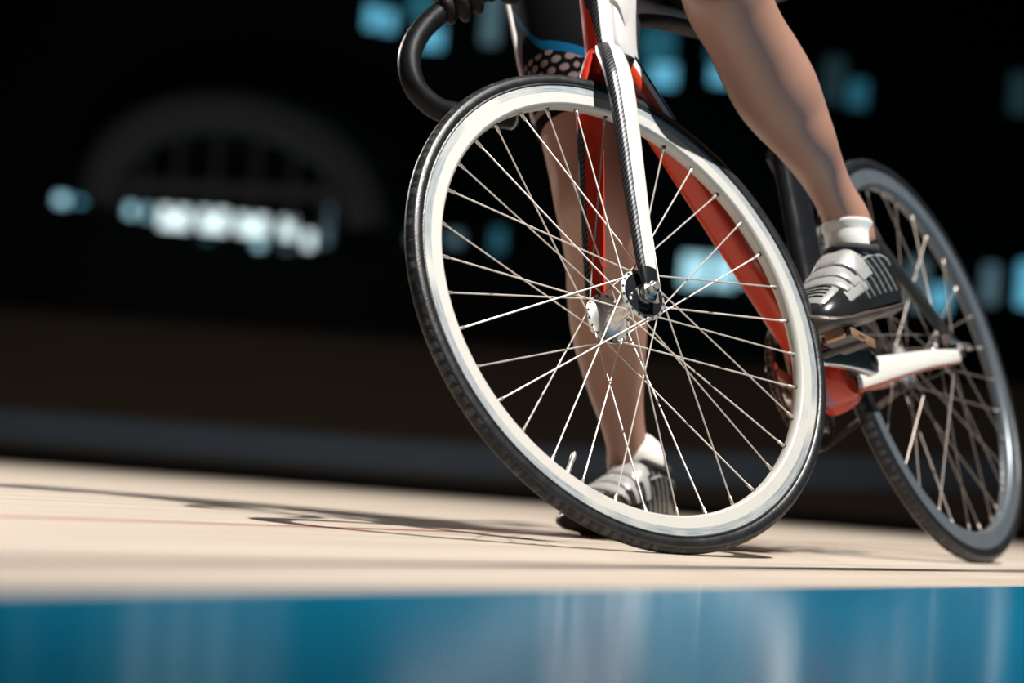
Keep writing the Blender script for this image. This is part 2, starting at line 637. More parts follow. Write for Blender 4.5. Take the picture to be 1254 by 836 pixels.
def win_zone(x, y):
    if x < 420:
        return 'in the row under the roof arch'
    if x < 640 and y > 200:
        return 'behind the front wheel spokes'
    if y < 200:
        return 'in the upper row' + (' beside the handlebar and shorts' if x < 640 else ' beyond the rider')
    return 'in the lower row behind the frame and rear wheel'


wcount = {}
wins.sort(key=lambda q: (q[0] + q[2]))
for i, (x0, y0, x1, y1, pm) in enumerate(wins):
    c = P((x0 + x1) / 2, (y0 + y1) / 2, WD)
    ww, hh = (x1 - x0) * WD / FPX, (y1 - y0) * WD / FPX
    mb = MB()
    fr = 0.05
    for dx, dz, sx, sz in ((0, hh / 2 + fr / 2, ww + 2 * fr, fr), (0, -hh / 2 - fr / 2, ww + 2 * fr, fr),
                           (-ww / 2 - fr / 2, 0, fr, hh), (ww / 2 + fr / 2, 0, fr, hh)):
        mb.box((dx, 0, dz), sx, 0.08, sz)
    fo = mb.build('window_%d' % (i + 1), 'dark_metal', None, Matrix.Translation(c), smooth=False)
    zn = win_zone((x0 + x1) / 2, (y0 + y1) / 2)
    wcount[zn] = wcount.get(zn, -1) + 1
    structure(fo, '%s blurred window, %s from the left %s' % (PANE_WORD[pm], ORD[wcount[zn]], zn), 'window')
    mb = MB()
    mb.box((0, 0.01, 0), ww, 0.02, hh)
    mb.build('pane', pm, fo, Matrix(), smooth=False)

# faint steel roof arch over the left windows
mb = MB()
ar = []
for k in range(33):
    a = PI * k / 32
    ar.append(P(275 - 165 * math.cos(a) + 12, 262 - 125 * math.sin(a) ** 0.9 + 0.10 * (-165 * math.cos(a)), 50.0))
mb.tube(ar, 0.42, 8)
for k in range(3, 30, 3):
    p = ar[k]
    mb.tube([p, Vector((p.x, p.y, P(275, 268, 50).z))], 0.07, 6)
mb.tube([P(110, 225, 50), P(440, 240, 50)], 0.18, 6)
structure(mb.build('roof_arch', 'steel_arch'), 'faint grey curved roof arch above the row of bright windows', 'arch')

# ------------------------------------------------------------------ bicycle
BM = Matrix(((-0.51986, 0.79844, -0.30369, 0.75196),
             (-0.85424, -0.48739, 0.18089, 4.11921),
             (-0.00358, 0.35347, 0.93544, 0.00074), (0, 0, 0, 1)))
# tidy the rotation
_q = BM.to_3x3().to_quaternion()
BM = Matrix.LocRotScale(BM.to_translation(), _q, None)
bike = empty('bicycle', None, BM)
tag(bike, 'white, red and carbon track bicycle leaning under the rider, front wheel turned', 'bicycle')
FK = Matrix(((0.90176, 0.33295, -0.27564, 0.96154),
             (-0.34637, 0.93810, 0.0, -0.01385),
             (0.25858, 0.09547, 0.96126, 0.33332), (0, 0, 0, 1)))
_q = FK.to_3x3().to_quaternion()
FK = Matrix.LocRotScale(FK.to_translation(), _q, None)
RW = 0.334


def wheel(name, matrix, rim_mat, phase, nsp, seq, dark_rim, tilt_mats):
    wl = empty(name, bike, matrix)
    # tyre: casing with tread zone, seam ridges and bead
    mb = MB()
    prof, mt = [], []
    rt = 0.0115
    NT = 36
    for k in range(NT):
        a = 2 * PI * k / NT
        y, r = rt * math.sin(a), RW - rt + rt * math.cos(a)
        aa = min(a, 2 * PI - a)
        if abs(aa - 1.05) < 0.09:
            y *= 1.045
            r += 0.0002
        prof.append((y, r))
        mt.append(1 if aa < 0.95 else 0)
    mb.lathe(prof, 160, loop=True, mats=lambda i, j: 1 if (mt[j] and mt[(j + 1) % NT]) else 0)
    for s in (-1, 1):
        mb.lathe([(s * 0.0098, 0.3135), (s * 0.0112, 0.3150), (s * 0.0108, 0.3168), (s * 0.0090, 0.3160)], 160, loop=True)
    mb.build('tyre', ['tyre_rubber', 'file_tread'], wl)
    # rim
    mb = MB()
    h = 0.0098
    pr = [(-h, 0.3140), (-h, 0.2895), (-h + 0.0016, 0.2872), (-0.005, 0.2853), (0, 0.2846), (0.005, 0.2853), (h - 0.0016, 0.2872), (h, 0.2895),
          (h, 0.3140), (h - 0.0014, 0.3146), (0.0055, 0.3120), (-0.0055, 0.3120), (-h + 0.0014, 0.3146)]
    mb.lathe(pr, 160, loop=True)
    # dark eyelets around the spoke holes
    for i in range(nsp):
        a = phase + 2 * PI * i / nsp
        rad = Vector((math.cos(a), 0, math.sin(a)))
        mb.tube([rad * 0.2862, rad * 0.2838], [0.0036, 0.0030], 10, 1)
    mb.build('rim', [rim_mat, 'black_matte'], wl, ang=25)
    # hub: large polished flanges on a waisted barrel
    mb = MB()
    fl = 0.036
    pr = [(0, 0.0001)]
    pr = [(-fl - 0.004, 0.013), (-fl - 0.0035, 0.026), (-fl - 0.002, 0.0300), (-fl - 0.0012, 0.0345), (-fl + 0.0012, 0.0345), (-fl + 0.002, 0.030),
          (-fl + 0.004, 0.0260), (-fl + 0.010, 0.0165), (-fl + 0.018, 0.0125), (0, 0.0115),
          (fl - 0.018, 0.0125), (fl - 0.010, 0.0165), (fl - 0.004, 0.0260), (fl - 0.002, 0.0300), (fl - 0.0012, 0.0345), (fl + 0.0012, 0.0345),
          (fl + 0.002, 0.0300), (fl + 0.0035, 0.026), (fl + 0.004, 0.013)]
    mb.lathe(pr, 72)
    for s in (-1, 1):
        mb.lathe([(s * (fl + 0.0045), 0.0132), (s * (fl + 0.0065), 0.0132), (s * (fl + 0.0065), 0.0108), (s * (fl + 0.0045), 0.0108)], 40, mi=0, loop=True)
        mb.lathe([(s * (fl + 0.0026), 0.0300), (s * (fl + 0.0036), 0.0292), (s * (fl + 0.0046), 0.0120), (s * (fl + 0.0040), 0.004)], 48, mi=1)  # black disc paints a dark reflection onto the polished flange face
        for k in range(18):
            a = 2 * PI * (k + 0.5) / 18
            c = Vector((0.0322 * math.cos(a), s * fl, 0.0322 * math.sin(a)))
            mb.tube([c + Vector((0, -0.0022, 0)), c + Vector((0, 0.0022, 0))], 0.0019, 8, 2)
    mb.build('hub', ['hub_alloy', 'black_gloss', 'black_matte'], wl)
    # axle with nuts
    mb = MB()
    mb.tube([(0, -0.068, 0), (0, 0.068, 0)], 0.0048, 14)
    for s in (-1, 1):
        r1 = [(0.0085 * math.cos(PI * k / 3), s * 0.0545, 0.0085 * math.sin(PI * k / 3)) for k in range(6)]
        r2 = [(x, s * 0.0635, z) for x, y, z in r1]
        mb.loft([r1, r2])
        mb.tube([(0, s * 0.0525, 0), (0, s * 0.0545, 0)], 0.0115, 24)
        mb.tube([(0, s * 0.0400, 0), (0, s * 0.0470, 0)], 0.0098, 24)
    mb.build('axle', 'brushed_alloy', wl, smooth=True, ang=25)
    # spokes, each its own piece with its nipple
    for i in range(nsp):
        a = phase - 2 * PI * i / nsp
        side, sg = seq[i % 4]
        inout = 0.0016 * (1 if (i // 4) % 2 else -1)
        ha = a + sg * math.radians(57)
        hp = Vector((0.0318 * math.cos(ha), side * (0.036 + inout), 0.0318 * math.sin(ha)))
        rp = Vector((0.2853 * math.cos(a), side * 0.0008, 0.2853 * math.sin(a)))
        d = (rp - hp).normalized()
        L = (rp - hp).length
        mb = MB()
        head = hp + Vector((0, -side * 0.0022 * (1 if inout > 0 else -1), 0))
        mb.tube([head, hp, hp + d * 0.004, hp + d * (L - 0.011)], [0.0019, 0.00115, 0.00108, 0.00108], 8)
        mb.tube([hp + d * (L - 0.0125), hp + d * (L - 0.0115), hp + d * (L - 0.003), hp + d * L], [0.0012, 0.0020, 0.0021, 0.0027], 8, 1)
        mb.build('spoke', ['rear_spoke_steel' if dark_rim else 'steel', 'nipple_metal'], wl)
    return wl


SEQ = {0: (1, 1), 1: (-1, -1), 2: (1, -1), 3: (-1, 1)}
fw = wheel('front_wheel', FK, 'rim_alloy', math.radians(20.4), 36, SEQ, False, None)
rwm = Matrix.Translation((0, 0, RW))
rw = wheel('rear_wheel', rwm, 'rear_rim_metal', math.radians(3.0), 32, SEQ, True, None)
# valve stem of the front wheel
va = math.radians(-64.8)
mb = MB()
rd = Vector((math.cos(va), 0, math.sin(va)))
mb.tube([rd * 0.286, rd * 0.262, rd * 0.260, rd * 0.252, rd * 0.247], [0.0030, 0.0030, 0.0036, 0.0034, 0.0010], 12)
mb.build('valve_stem', 'nipple_metal', fw)

# --- fork: two airfoil blades under a fin that runs up in front of the head tube
fork = empty('fork', bike, FK)


def airfoil(cx, cy, cz, chord, thick, n=28, tilt=0.0):
    """ring in the u (fore-aft) / l (lateral) plane; nose towards +u"""
    out = []
    for k in range(n):
        a = 2 * PI * k / n
        c, s = math.cos(a), math.sin(a)
        u = chord / 2 * (abs(c) ** 0.9) * (1 if c > 0 else -1)
        l = thick / 2 * (abs(s) ** 0.55) * (1 if s > 0 else -1)
        if c < 0:
            l *= 1 - 0.25 * abs(c)
        out.append((cx + u, cy + l, cz + tilt * u))
    return out


def blade_ring(side, v):
    # v up the blade -> centre u, centre l, chord, thickness
    tab = [(-0.004, -0.002, 0.0500, 0.022, 0.010), (0.020, -0.001, 0.0500, 0.026, 0.012), (0.055, 0.000, 0.0490, 0.030, 0.014), (0.14, 0.001, 0.0470, 0.034, 0.0165),
           (0.24, 0.001, 0.0450, 0.038, 0.018), (0.29, 0.001, 0.0430, 0.041, 0.019), (0.325, 0.000, 0.0385, 0.043, 0.021),
           (0.352, -0.004, 0.0290, 0.044, 0.024), (0.376, -0.010, 0.0170, 0.042, 0.026), (0.392, -0.014, 0.0090, 0.038, 0.022)]
    for i in range(len(tab) - 1):
        if tab[i][0] <= v <= tab[i + 1][0]:
            s = (v - tab[i][0]) / (tab[i + 1][0] - tab[i][0])
            r = [a + (b - a) * s for a, b in zip(tab[i], tab[i + 1])]
            if side < 0:             # this leg runs a little straighter down to the hub
                tb = ((-0.004, 0.0560), (0.05, 0.0550), (0.25, 0.0325), (0.31, 0.0245), (0.352, 0.0150), (0.393, 0.0080))
                for (v0, l0), (v1, l1) in zip(tb, tb[1:]):
                    if v0 <= v <= v1:
                        r[2] = l0 + (l1 - l0) * (v - v0) / (v1 - v0)
                r[3] *= 1.04
            return airfoil(r[1], side * r[2], v, r[3], r[4])
    return None


def blade(side):
    vs = [-0.004 + 0.396 * k / 44 for k in range(45)]
    rings = [blade_ring(side, min(v, 0.392)) for v in vs]
    mb = MB()
    n = 28

    def mats(i, j):
        a = 2 * PI * (j + 0.5) / n
        c, s = math.cos(a), math.sin(a)
        outer = s * side > 0
        if vs[i] < 0.026:
            return 3                     # dark metal dropout sleeve
        if side > 0:
            return 1 if c > (0.35 if outer else -2) else (0 if outer else 1)
        if vs[i] > 0.27:
            return 2
        return 1 if (c > 0.80 or outer) else 2
    mb.loft(rings, mats=mats)
    # dropout plate
    mb.box((-0.001, side * 0.0500, -0.004), 0.022, 0.005, 0.022, 4)
    return mb.build('fork_blade', ['white_paint', 'carbon_weave', 'red_paint', 'black_gloss', 'brushed_alloy'], fork, ang=50)


blade(1)
blade(-1)
mb = MB()
rings = []
NF = 120
zs = [0.352, 0.372, 0.386] + [0.395 + 0.005 * k for k in range(31)]
for z in zs:
    half = 0.0150 if z > 0.40 else 0.0150 + 0.012 * (0.40 - z) / 0.048
    ring = []
    for k in range(NF):
        a = 2 * PI * k / NF
        c, s = math.cos(a), math.sin(a)
        uu = -0.010 + 0.0145 * (abs(c) ** 0.6) * (1 if c > 0 else -1)
        ll = -0.005 + (half + 0.006) * (abs(s) ** 0.6) * (1 if s > 0 else -1)
        ring.append((uu, ll, z))
    rings.append(ring)


def finmat(i, j):
    a = 2 * PI * (j + 0.5) / NF
    s, c = math.sin(a), math.cos(a)
    if s > 0 and c < 0.3:
        return 0
    lo = -0.10 + 0.55 * max(0.0, min(1.0, (0.47 - zs[i]) / 0.08))
    if s > 0.80:
        return 0
    if c > 0 and s > lo:
        return 1
    return 2 if c > -0.9 else 3


mb.loft(rings, mats=finmat)
# underside of the crown above the tyre
mb.lathe([(-0.020, 0.352), (0.020, 0.352), (0.020, 0.372), (-0.020, 0.372)], 2, loop=True) if False else None
mb.box((-0.014, 0, 0.362), 0.034, 0.056, 0.020, 3)
# thin white band where the fin meets the blade
mb.box((-0.008, 0.0095, 0.3835), 0.030, 0.018, 0.004, 0)
mb.build('steering_fin', ['white_paint', 'carbon_weave', 'red_paint', 'black_gloss'], fork, ang=50, bevel=0.0008)

# --- handlebar, stem
mb = MB()


def barpath(side):
    p = [(0.035, 0.0, 0.560), (0.037, 0.055, 0.560), (0.050, 0.115, 0.556), (0.078, 0.160, 0.546), (0.110, 0.178, 0.527), (0.147, 0.181, 0.487),
         (0.171, 0.181, 0.447), (0.179, 0.181, 0.412), (0.171, 0.181, 0.379), (0.147, 0.181, 0.360), (0.118, 0.182, 0.357), (0.062, 0.183, 0.369), (0.012, 0.184, 0.381)]
    return [Vector((u, side * l, v)) for u, l, v in p]


FK_END = Vector((0.128, 0.180, 0.517))
barR = catmull(barpath(-1), 8)
barL = catmull(barpath(1)[:5] + [FK_END], 8)  # unseen left drop cut short to keep its shadow off the front rim
full = barR[::-1] + barL[1:]
rad = []
for p in full:
    rad.append(0.0135 if abs(p.y) < 0.10 else 0.0157)
mb.tube(full, rad, 18)
hb = mb.build('handlebar', 'bar_tape', bike, FK)
for bp in (barR, barL):
    e, d = bp[-1], (bp[-1] - bp[-2]).normalized()
    mb = MB()
    mb.tube([e - d * 0.002, e + d * 0.002, e + d * 0.006, e + d * 0.008], [0.0162, 0.0162, 0.012, 0.004], 18)
    mb.build('end_plug', 'grey_paint', hb)
mb = MB()
mb.tube([(-0.040, 0, 0.552), (-0.01, 0, 0.556), (0.030, 0, 0.560)], [(0.019, 0.017), (0.015, 0.016), (0.018, 0.02)], 16)
mb.tube([(-0.040, 0, 0.53), (-0.040, 0, 0.575)], 0.0175, 20)
mb.build('stem', 'black_gloss', bike, FK)

# --- frame (bike coordinates: x forward, y left, z up)
frame = empty('frame', bike, Matrix())


def sect(c, d1, d2, a, b, n=28, p=0.7):
    out = []
    for k in range(n):
        t_ = 2 * PI * k / n
        ct, st = math.cos(t_), math.sin(t_)
        out.append(Vector(c) + Vector(d1) * (a * abs(ct) ** p * (1 if ct > 0 else -1)) + Vector(d2) * (b * abs(st) ** p * (1 if st > 0 else -1)))
    return out


AXF = Vector((0.9613, 0, 0.2756))
AXA = Vector((-0.2756, 0, 0.9613))
YL = Vector((0, 1, 0))


def axis_pt(s):       # point on the steering axis, s along it from hub height
    return Vector((0.965 - 0.0385, 0, RW - 0.011)) + AXA * s


mb = MB()
rings = []
for s, hf, hl, off in ((0.384, 0.027, 0.0190, -0.008), (0.390, 0.030, 0.0190, -0.006), (0.41, 0.030, 0.0185, -0.006), (0.43, 0.032, 0.018, -0.010), (0.46, 0.036, 0.018, -0.016), (0.485, 0.038, 0.018, -0.020), (0.500, 0.037, 0.017, -0.020)):
    rings.append(sect(axis_pt(s) + AXF * off, AXF, YL, hf, hl, 28, 0.75))
mb.loft(rings)
mb.build('head_tube', 'frame_white', frame)

# top tube: white, black below
mb = MB()
tt = catmull([(0.815, 0, 0.752), (0.775, 0, 0.772), (0.72, 0, 0.782), (0.62, 0, 0.793), (0.45, 0, 0.806), (0.30, 0, 0.815)], 5)
tr_ = catmull([(0.030, 0.018, 0), (0.028, 0.018, 0), (0.019, 0.018, 0), (0.015, 0.019, 0), (0.015, 0.018, 0), (0.017, 0.016, 0)], 5)
rings = [sect(c, (0.05, 0, 1), YL, r.x, r.y, 28, 0.7) for c, r in zip(tt, tr_)]
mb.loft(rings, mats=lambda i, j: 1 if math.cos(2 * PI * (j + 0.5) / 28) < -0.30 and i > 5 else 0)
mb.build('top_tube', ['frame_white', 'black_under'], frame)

# down tube
mb = MB()
d0, d1 = Vector((0.822, 0, 0.684)), Vector((0.432, 0, 0.275))
dd = (d1 - d0).normalized()
dn = Vector((-dd.z, 0, dd.x))
if dn.z < 0:
    dn = -dn
N = 26
rings = []
for k in range(N + 1):
    s = k / N
    c = d0 + (d1 - d0) * s
    hh = 0.0255
    rings.append(sect(c, dn, YL, hh, 0.021, 80, 0.62))


def dtm(i, j):
    a = 2 * PI * (j + 0.5) / 80
    c, s_ = math.cos(a), math.sin(a)
    if c < -0.72 or (c < 0 and abs(s_) < 0.72):
        return 0                       # red leading face
    if s_ > 0.3:
        if c < -0.12:
            return 0
        if c < 0.06:
            return 1                   # white pinstripe along the side
        if c < 0.22:
            return 2
        t_ = (i * 1.0 + 1.5) % 6.0     # dark panels on grey
        return 2 if t_ < 3.2 else 3
    return 0 if c < 0.5 else 2


mb.loft(rings, mats=dtm)
mb.build('down_tube', ['orange_red_paint', 'white_paint', 'black_gloss', 'grey_paint'], frame, ang=60)

# seat tube with white decal, seat post, saddle
mb = MB()
st = [Vector((0.392, 0, 0.300)), Vector((0.376, 0, 0.40)), Vector((0.354, 0, 0.52)), Vector((0.332, 0, 0.66)), Vector((0.316, 0, 0.81)), Vector((0.313, 0, 0.83))]
rings = [sect(c, (1, 0, 0.2), YL, a, b, 28, 0.75) for c, a, b in zip(st, (0.034, 0.037, 0.036, 0.032, 0.027, 0.024), (0.019, 0.018, 0.017, 0.016, 0.016, 0.015))]
mb.loft(rings)
mb.build('seat_tube', 'black_gloss', frame)
mb = MB()
mb.box((0.400, 0.0170, 0.402), 0.024, 0.0045, 0.032, 0, Matrix.Rotation(0.12, 3, 'Y'))
mb.build('decal', 'white_paint', frame, None, bevel=0.001)
mb = MB()
mb.tube([(0.314, 0, 0.80), (0.283, 0, 0.915)], [(0.02, 0.012), (0.018, 0.012)], 16)
mb.build('seat_post', 'black_matte', bike)
mb = MB()
rings = []
for x, hw, z, th in ((0.405, 0.012, 0.925, 0.012), (0.385, 0.020, 0.935, 0.016), (0.33, 0.024, 0.940, 0.018), (0.26, 0.034, 0.942, 0.020), (0.20, 0.060, 0.946, 0.022), (0.15, 0.068, 0.950, 0.024), (0.125, 0.055, 0.950, 0.018)):
    rings.append(sect((x, 0, z), (0, 1, 0), (0, 0, 1), hw, th, 24, 0.8))
mb.loft(rings)
mb.build('saddle', 'black_matte', bike)

# bottom bracket shell, red with a purple ring
mb = MB()
pr = [(-0.036, 0.010), (-0.036, 0.034), (-0.030, 0.040), (-0.012, 0.043), (-0.010, 0.0436), (0.010, 0.0436), (0.012, 0.043), (0.030, 0.040), (0.036, 0.034), (0.036, 0.010)]
mb.lathe(pr, 48, mats=lambda i, j: 1 if j in (3, 4) else 0, c=(0.405, 0, 0.272))
rings = [sect((x, 0, z), (0, 0, 1), YL, a, b, 24, 0.8) for x, z, a, b in ((0.47, 0.33, 0.034, 0.021), (0.435, 0.292, 0.046, 0.025), (0.40, 0.268, 0.050, 0.029), (0.36, 0.268, 0.040, 0.030), (0.335, 0.272, 0.026, 0.028))]
mb.loft(rings)
mb.build('bottom_bracket', ['orange_red_paint', 'purple_paint'], frame)

# chain stays: white outside, red below
for s in (-1, 1):
    mb = MB()
    cs = catmull([(0.395, s * 0.030, 0.266), (0.33, s * 0.036, 0.276), (0.25, s * 0.042, 0.288), (0.14, s * 0.050, 0.304), (0.05, s * 0.055, 0.314), (0.006, s * 0.055, 0.319)], 4)
    rr = catmull([(0.026, 0.010, 0), (0.024, 0.011, 0), (0.020, 0.010, 0), (0.016, 0.009, 0), (0.013, 0.008, 0), (0.011, 0.006, 0)], 4)
    rings = [sect(c, (0, 0, 1), YL, r.x, r.y, 24, 0.7) for c, r in zip(cs, rr)]

    def csm(i, j, s=s):
        a = 2 * PI * (j + 0.5) / 24
        if math.cos(a) < -0.78:
            return 1
        if math.cos(a) > 0.85:
            return 2
        return 0
    mb.loft(rings, mats=csm)
    mb.build('chain_stay', ['white_paint', 'orange_red_paint', 'black_gloss'], frame)
    mb = MB()
    ss = catmull([(0.352, s * 0.018, 0.635), (0.30, s * 0.026, 0.595), (0.20, s * 0.038, 0.515), (0.10, s * 0.047, 0.428), (0.03, s * 0.053, 0.364), (0.004, s * 0.055, 0.338)], 4)
    rings = [sect(c, Vector((0.62, 0, -0.78)), YL, 0.0115, 0.0075, 16, 0.8) for c in ss]
    mb.loft(rings)
    mb.build('seat_stay', 'black_matte', frame)
    # dropout with chain tensioner
    mb = MB()
    rings = [[(0.022, s * y, 0.347), (-0.030, s * y, 0.346), (-0.034, s * y, 0.334), (-0.030, s * y, 0.322), (0.022, s * y, 0.310)] for y in (0.0505, 0.0565)]
    mb.loft(rings)
    mb.tube([(0.045, s * 0.061, 0.342), (-0.050, s * 0.061, 0.336)], 0.0030, 10, 1)
    mb.tube([(-0.028, s * 0.061, 0.3375), (-0.038, s * 0.061, 0.3368)], 0.0062, 6, 1)
    mb.box((0.045, s * 0.060, 0.342), 0.014, 0.010, 0.016, 1)
    mb.tube([(0.10, s * 0.058, 0.335), (0.10, s * 0.064, 0.335)], 0.0085, 14, 1)
    mb.build('dropout', ['dark_metal', 'chrome'], frame, ang=25)

# --- crankset
BB = Vector((0.405, 0, 0.275))
crank = empty('crankset', bike, Matrix.Translation(BB))


def arm(y, sx):
    mb = MB()
    rings = []
    for x, hz, th in ((-0.022, 0.008, 0.006), (-0.016, 0.016, 0.008), (0, 0.020, 0.010), (0.02, 0.0175, 0.0095), (0.06, 0.0145, 0.0085), (0.12, 0.0125, 0.0075), (0.150, 0.0125, 0.0070), (0.168, 0.0130, 0.0068), (0.176, 0.010, 0.006), (0.181, 0.004, 0.004)):
        rings.append(sect((sx * x, y, -sx * 0.02 * x), (0, 0, 1), YL, hz, th, 24, 0.55))
    mb.loft(rings)
    mb.tube([(0, y, 0), (0, y + (0.012 if y > 0 else -0.012), 0)], [0.011, 0.010], 20, 1)
    mb.build('crank_arm', ['chrome', 'dark_metal'], crank, ang=50)


arm(0.066, 1)
arm(-0.068, -1)
mb = MB()
mb.tube([(0, -0.066, 0), (0, 0.066, 0)], 0.012, 20)
mb.build('spindle', 'dark_metal', crank)
# chainring
mb = MB()
cr = []
NTH = 48
for k in range(NTH * 4):
    a = 2 * PI * k / (NTH * 4)
    r = 0.0985 if k % 4 in (1, 2) else 0.0930
    cr.append((r, a))
rings = []
for y, f_ in ((-0.0445, 1.0), (-0.0415, 1.0)):
    rings.append([(r * math.cos(a), y, r * math.sin(a)) for r, a in cr])
inner = [[(0.079 * math.cos(a), y, 0.079 * math.sin(a)) for r, a in cr] for y in (-0.0415, -0.0445)]
mb.loft(rings + inner, loop=True, cap=False, closed=True)
mb.build('chainring', 'dark_metal', crank, ang=25)
mb = MB()
for k in range(5):
    a = 2 * PI * k / 5 + 0.3
    rd = Vector((math.cos(a), 0, math.sin(a)))
    tg = Vector((-math.sin(a), 0, math.cos(a)))
    rings = [sect(rd * q + Vector((0, -0.050, 0)), tg, YL, hw, 0.0045, 12, 0.7) for q, hw in ((0.010, 0.014), (0.04, 0.010), (0.076, 0.0075), (0.086, 0.006))]
    mb.loft(rings)
    mb.tube([rd * 0.081 + Vector((0, -0.056, 0)), rd * 0.081 + Vector((0, -0.040, 0))], 0.0055, 12, 1)
mb.build('spider', ['bronze', 'chrome'], crank)
# rear sprocket
mb = MB()
cr = []
for k in range(15 * 4):
    a = 2 * PI * k / 60
    cr.append((0.0325 if k % 4 in (1, 2) else 0.0275, a))
mb.loft([[(r * math.cos(a), y, RW + r * math.sin(a)) for r, a in cr] for y in (-0.0445, -0.0415)])
mb.build('sprocket', 'dark_metal', bike, None, ang=25)
# chain: alternating plates around ring and sprocket
mb = MB()
rc, rs = 0.0955, 0.0300
cB, cS = Vector((BB.x, 0, BB.z)), Vector((0, 0, RW))
ax = (cS - cB)
D = ax.length
ax.normalize()
nrm = Vector((-ax.z, 0, ax.x))
be = math.asin((rc - rs) / D)
path = []


def onc(c, r, ang):
    return c + (ax * math.cos(ang) + nrm * math.sin(ang)) * r


a_t = PI / 2 - be
for k in range(41):
    path.append(onc(cB, rc, a_t + (2 * PI - 2 * a_t) * k / 40))
for k in range(1, 16):
    path.append(onc(cS, rs, -a_t + 2 * a_t * k / 15))
path.append(path[0].copy())
seglen = [0]
for a, b in zip(path, path[1:]):
    seglen.append(seglen[-1] + (b - a).length)
NL = int(seglen[-1] / 0.0127)


def at_len(s):
    for i in range(len(path) - 1):
        if seglen[i + 1] >= s:
            return path[i].lerp(path[i + 1], (s - seglen[i]) / max(1e-9, seglen[i + 1] - seglen[i]))
    return path[-1]


for k in range(NL):
    a, b = at_len(k * seglen[-1] / NL), at_len((k + 1) * seglen[-1] / NL)
    d = (b - a).normalized()
    q = Vector((d.z, 0, -d.x))
    o_ = 0.0042 if k % 2 else 0.0030
    for s in (-1, 1):
        y = -0.043 + s * o_
        rings = []
        for yy in (y - 0.0006, y + 0.0006):
            r_ = []
            for c0, sg in ((a, -1), (b, 1)):
                for t_ in (-60, -20, 20, 60):
                    th = math.radians(t_)
                    r_.append(c0 + d * (sg * 0.0043 * math.cos(th)) + q * (0.0043 * math.sin(th) * sg) + Vector((0, yy, 0)))
            rings.append(r_)
        mb.loft(rings)
    mb.tube([a + Vector((0, -0.0485, 0)), a + Vector((0, -0.0375, 0))], 0.0022, 6)
mb.build('chain', 'chain_steel', bike, None, smooth=False)
# pedals: left in front, right behind
for s, ex in ((1, 0.17), (-1, -0.17)):
    mb = MB()
    c = Vector((BB.x + ex, 0, BB.z - 0.003))
    mb.tube([c + Vector((0, s * 0.070, 0)), c + Vector((0, s * 0.137, 0))], [0.0065, 0.0050], 12)
    tl = Matrix.Rotation(-0.16, 3, 'Y')
    mb.box(c + Vector((0.004, s * 0.112, 0.006)), 0.068, 0.044, 0.012, 0, tl)
    mb.box(c + Vector((0.002, s * 0.1355, 0.004)), 0.074, 0.004, 0.013, 1, tl)
    mb.box(c + Vector((0.010, s * 0.1355, 0.004)), 0.020, 0.005, 0.005, 0, tl)
    mb.box(c + Vector((0.038, s * 0.112, 0.012)), 0.010, 0.030, 0.014, 1, tl)
    mb.box(c + Vector((-0.030, s * 0.112, 0.014)), 0.014, 0.034, 0.010, 0, tl)
    mb.build('pedal', ['dark_metal', 'bronze'], bike, None, smooth=False, bevel=0.002)

# ------------------------------------------------------------------ rider


def limb(mb, keys, sub=5, seg=28, front=None):
    """keys: (centre, a, b); a = half width along 'front', b = across"""
    cs = catmull([k[0] for k in keys], sub)
    aa = cat1([k[1] for k in keys], sub)
    bb = cat1([k[2] for k in keys], sub)
    mb.loft(frames(cs, list(zip(aa, bb)), seg, front))


def remesh(mb, name, voxel, mats, parent, smooth_it=6):
    me = bpy.data.meshes.new(name + '_raw')
    me.from_pydata([tuple(x) for x in mb.v], [], mb.f)
    bm = bmesh.new()
    bm.from_mesh(me)
    bmesh.ops.recalc_face_normals(bm, faces=bm.faces)
    bm.to_mesh(me)
    bm.free()
    o = bpy.data.objects.new('tmp', me)
    COL.objects.link(o)
    r = o.modifiers.new('r', 'REMESH')
    r.mode = 'VOXEL'
    r.voxel_size = voxel
    s = o.modifiers.new('s', 'SMOOTH')
    s.factor = 0.5
    s.iterations = smooth_it
    dg = bpy.context.evaluated_depsgraph_get()
    new = bpy.data.meshes.new_from_object(o.evaluated_get(dg))
    bpy.data.objects.remove(o)
    new.name = name
    new.materials.clear()
    for m in mats:
        new.materials.append(MATS[m])
    for p in new.polygons:
        p.use_smooth = True
        p.material_index = 0
    return link(name, new, parent)


def BW(x, y, z):
    return BM @ Vector((x, y, z))


FWD = (BM.to_3x3() @ Vector((1, 0, 0))).normalized()
LFT = Vector((-FWD.y, FWD.x, 0)).normalized()
hipR, hipL = Vector((0.025, 3.91, 0.83)), Vector((0.165, 3.88, 0.86))

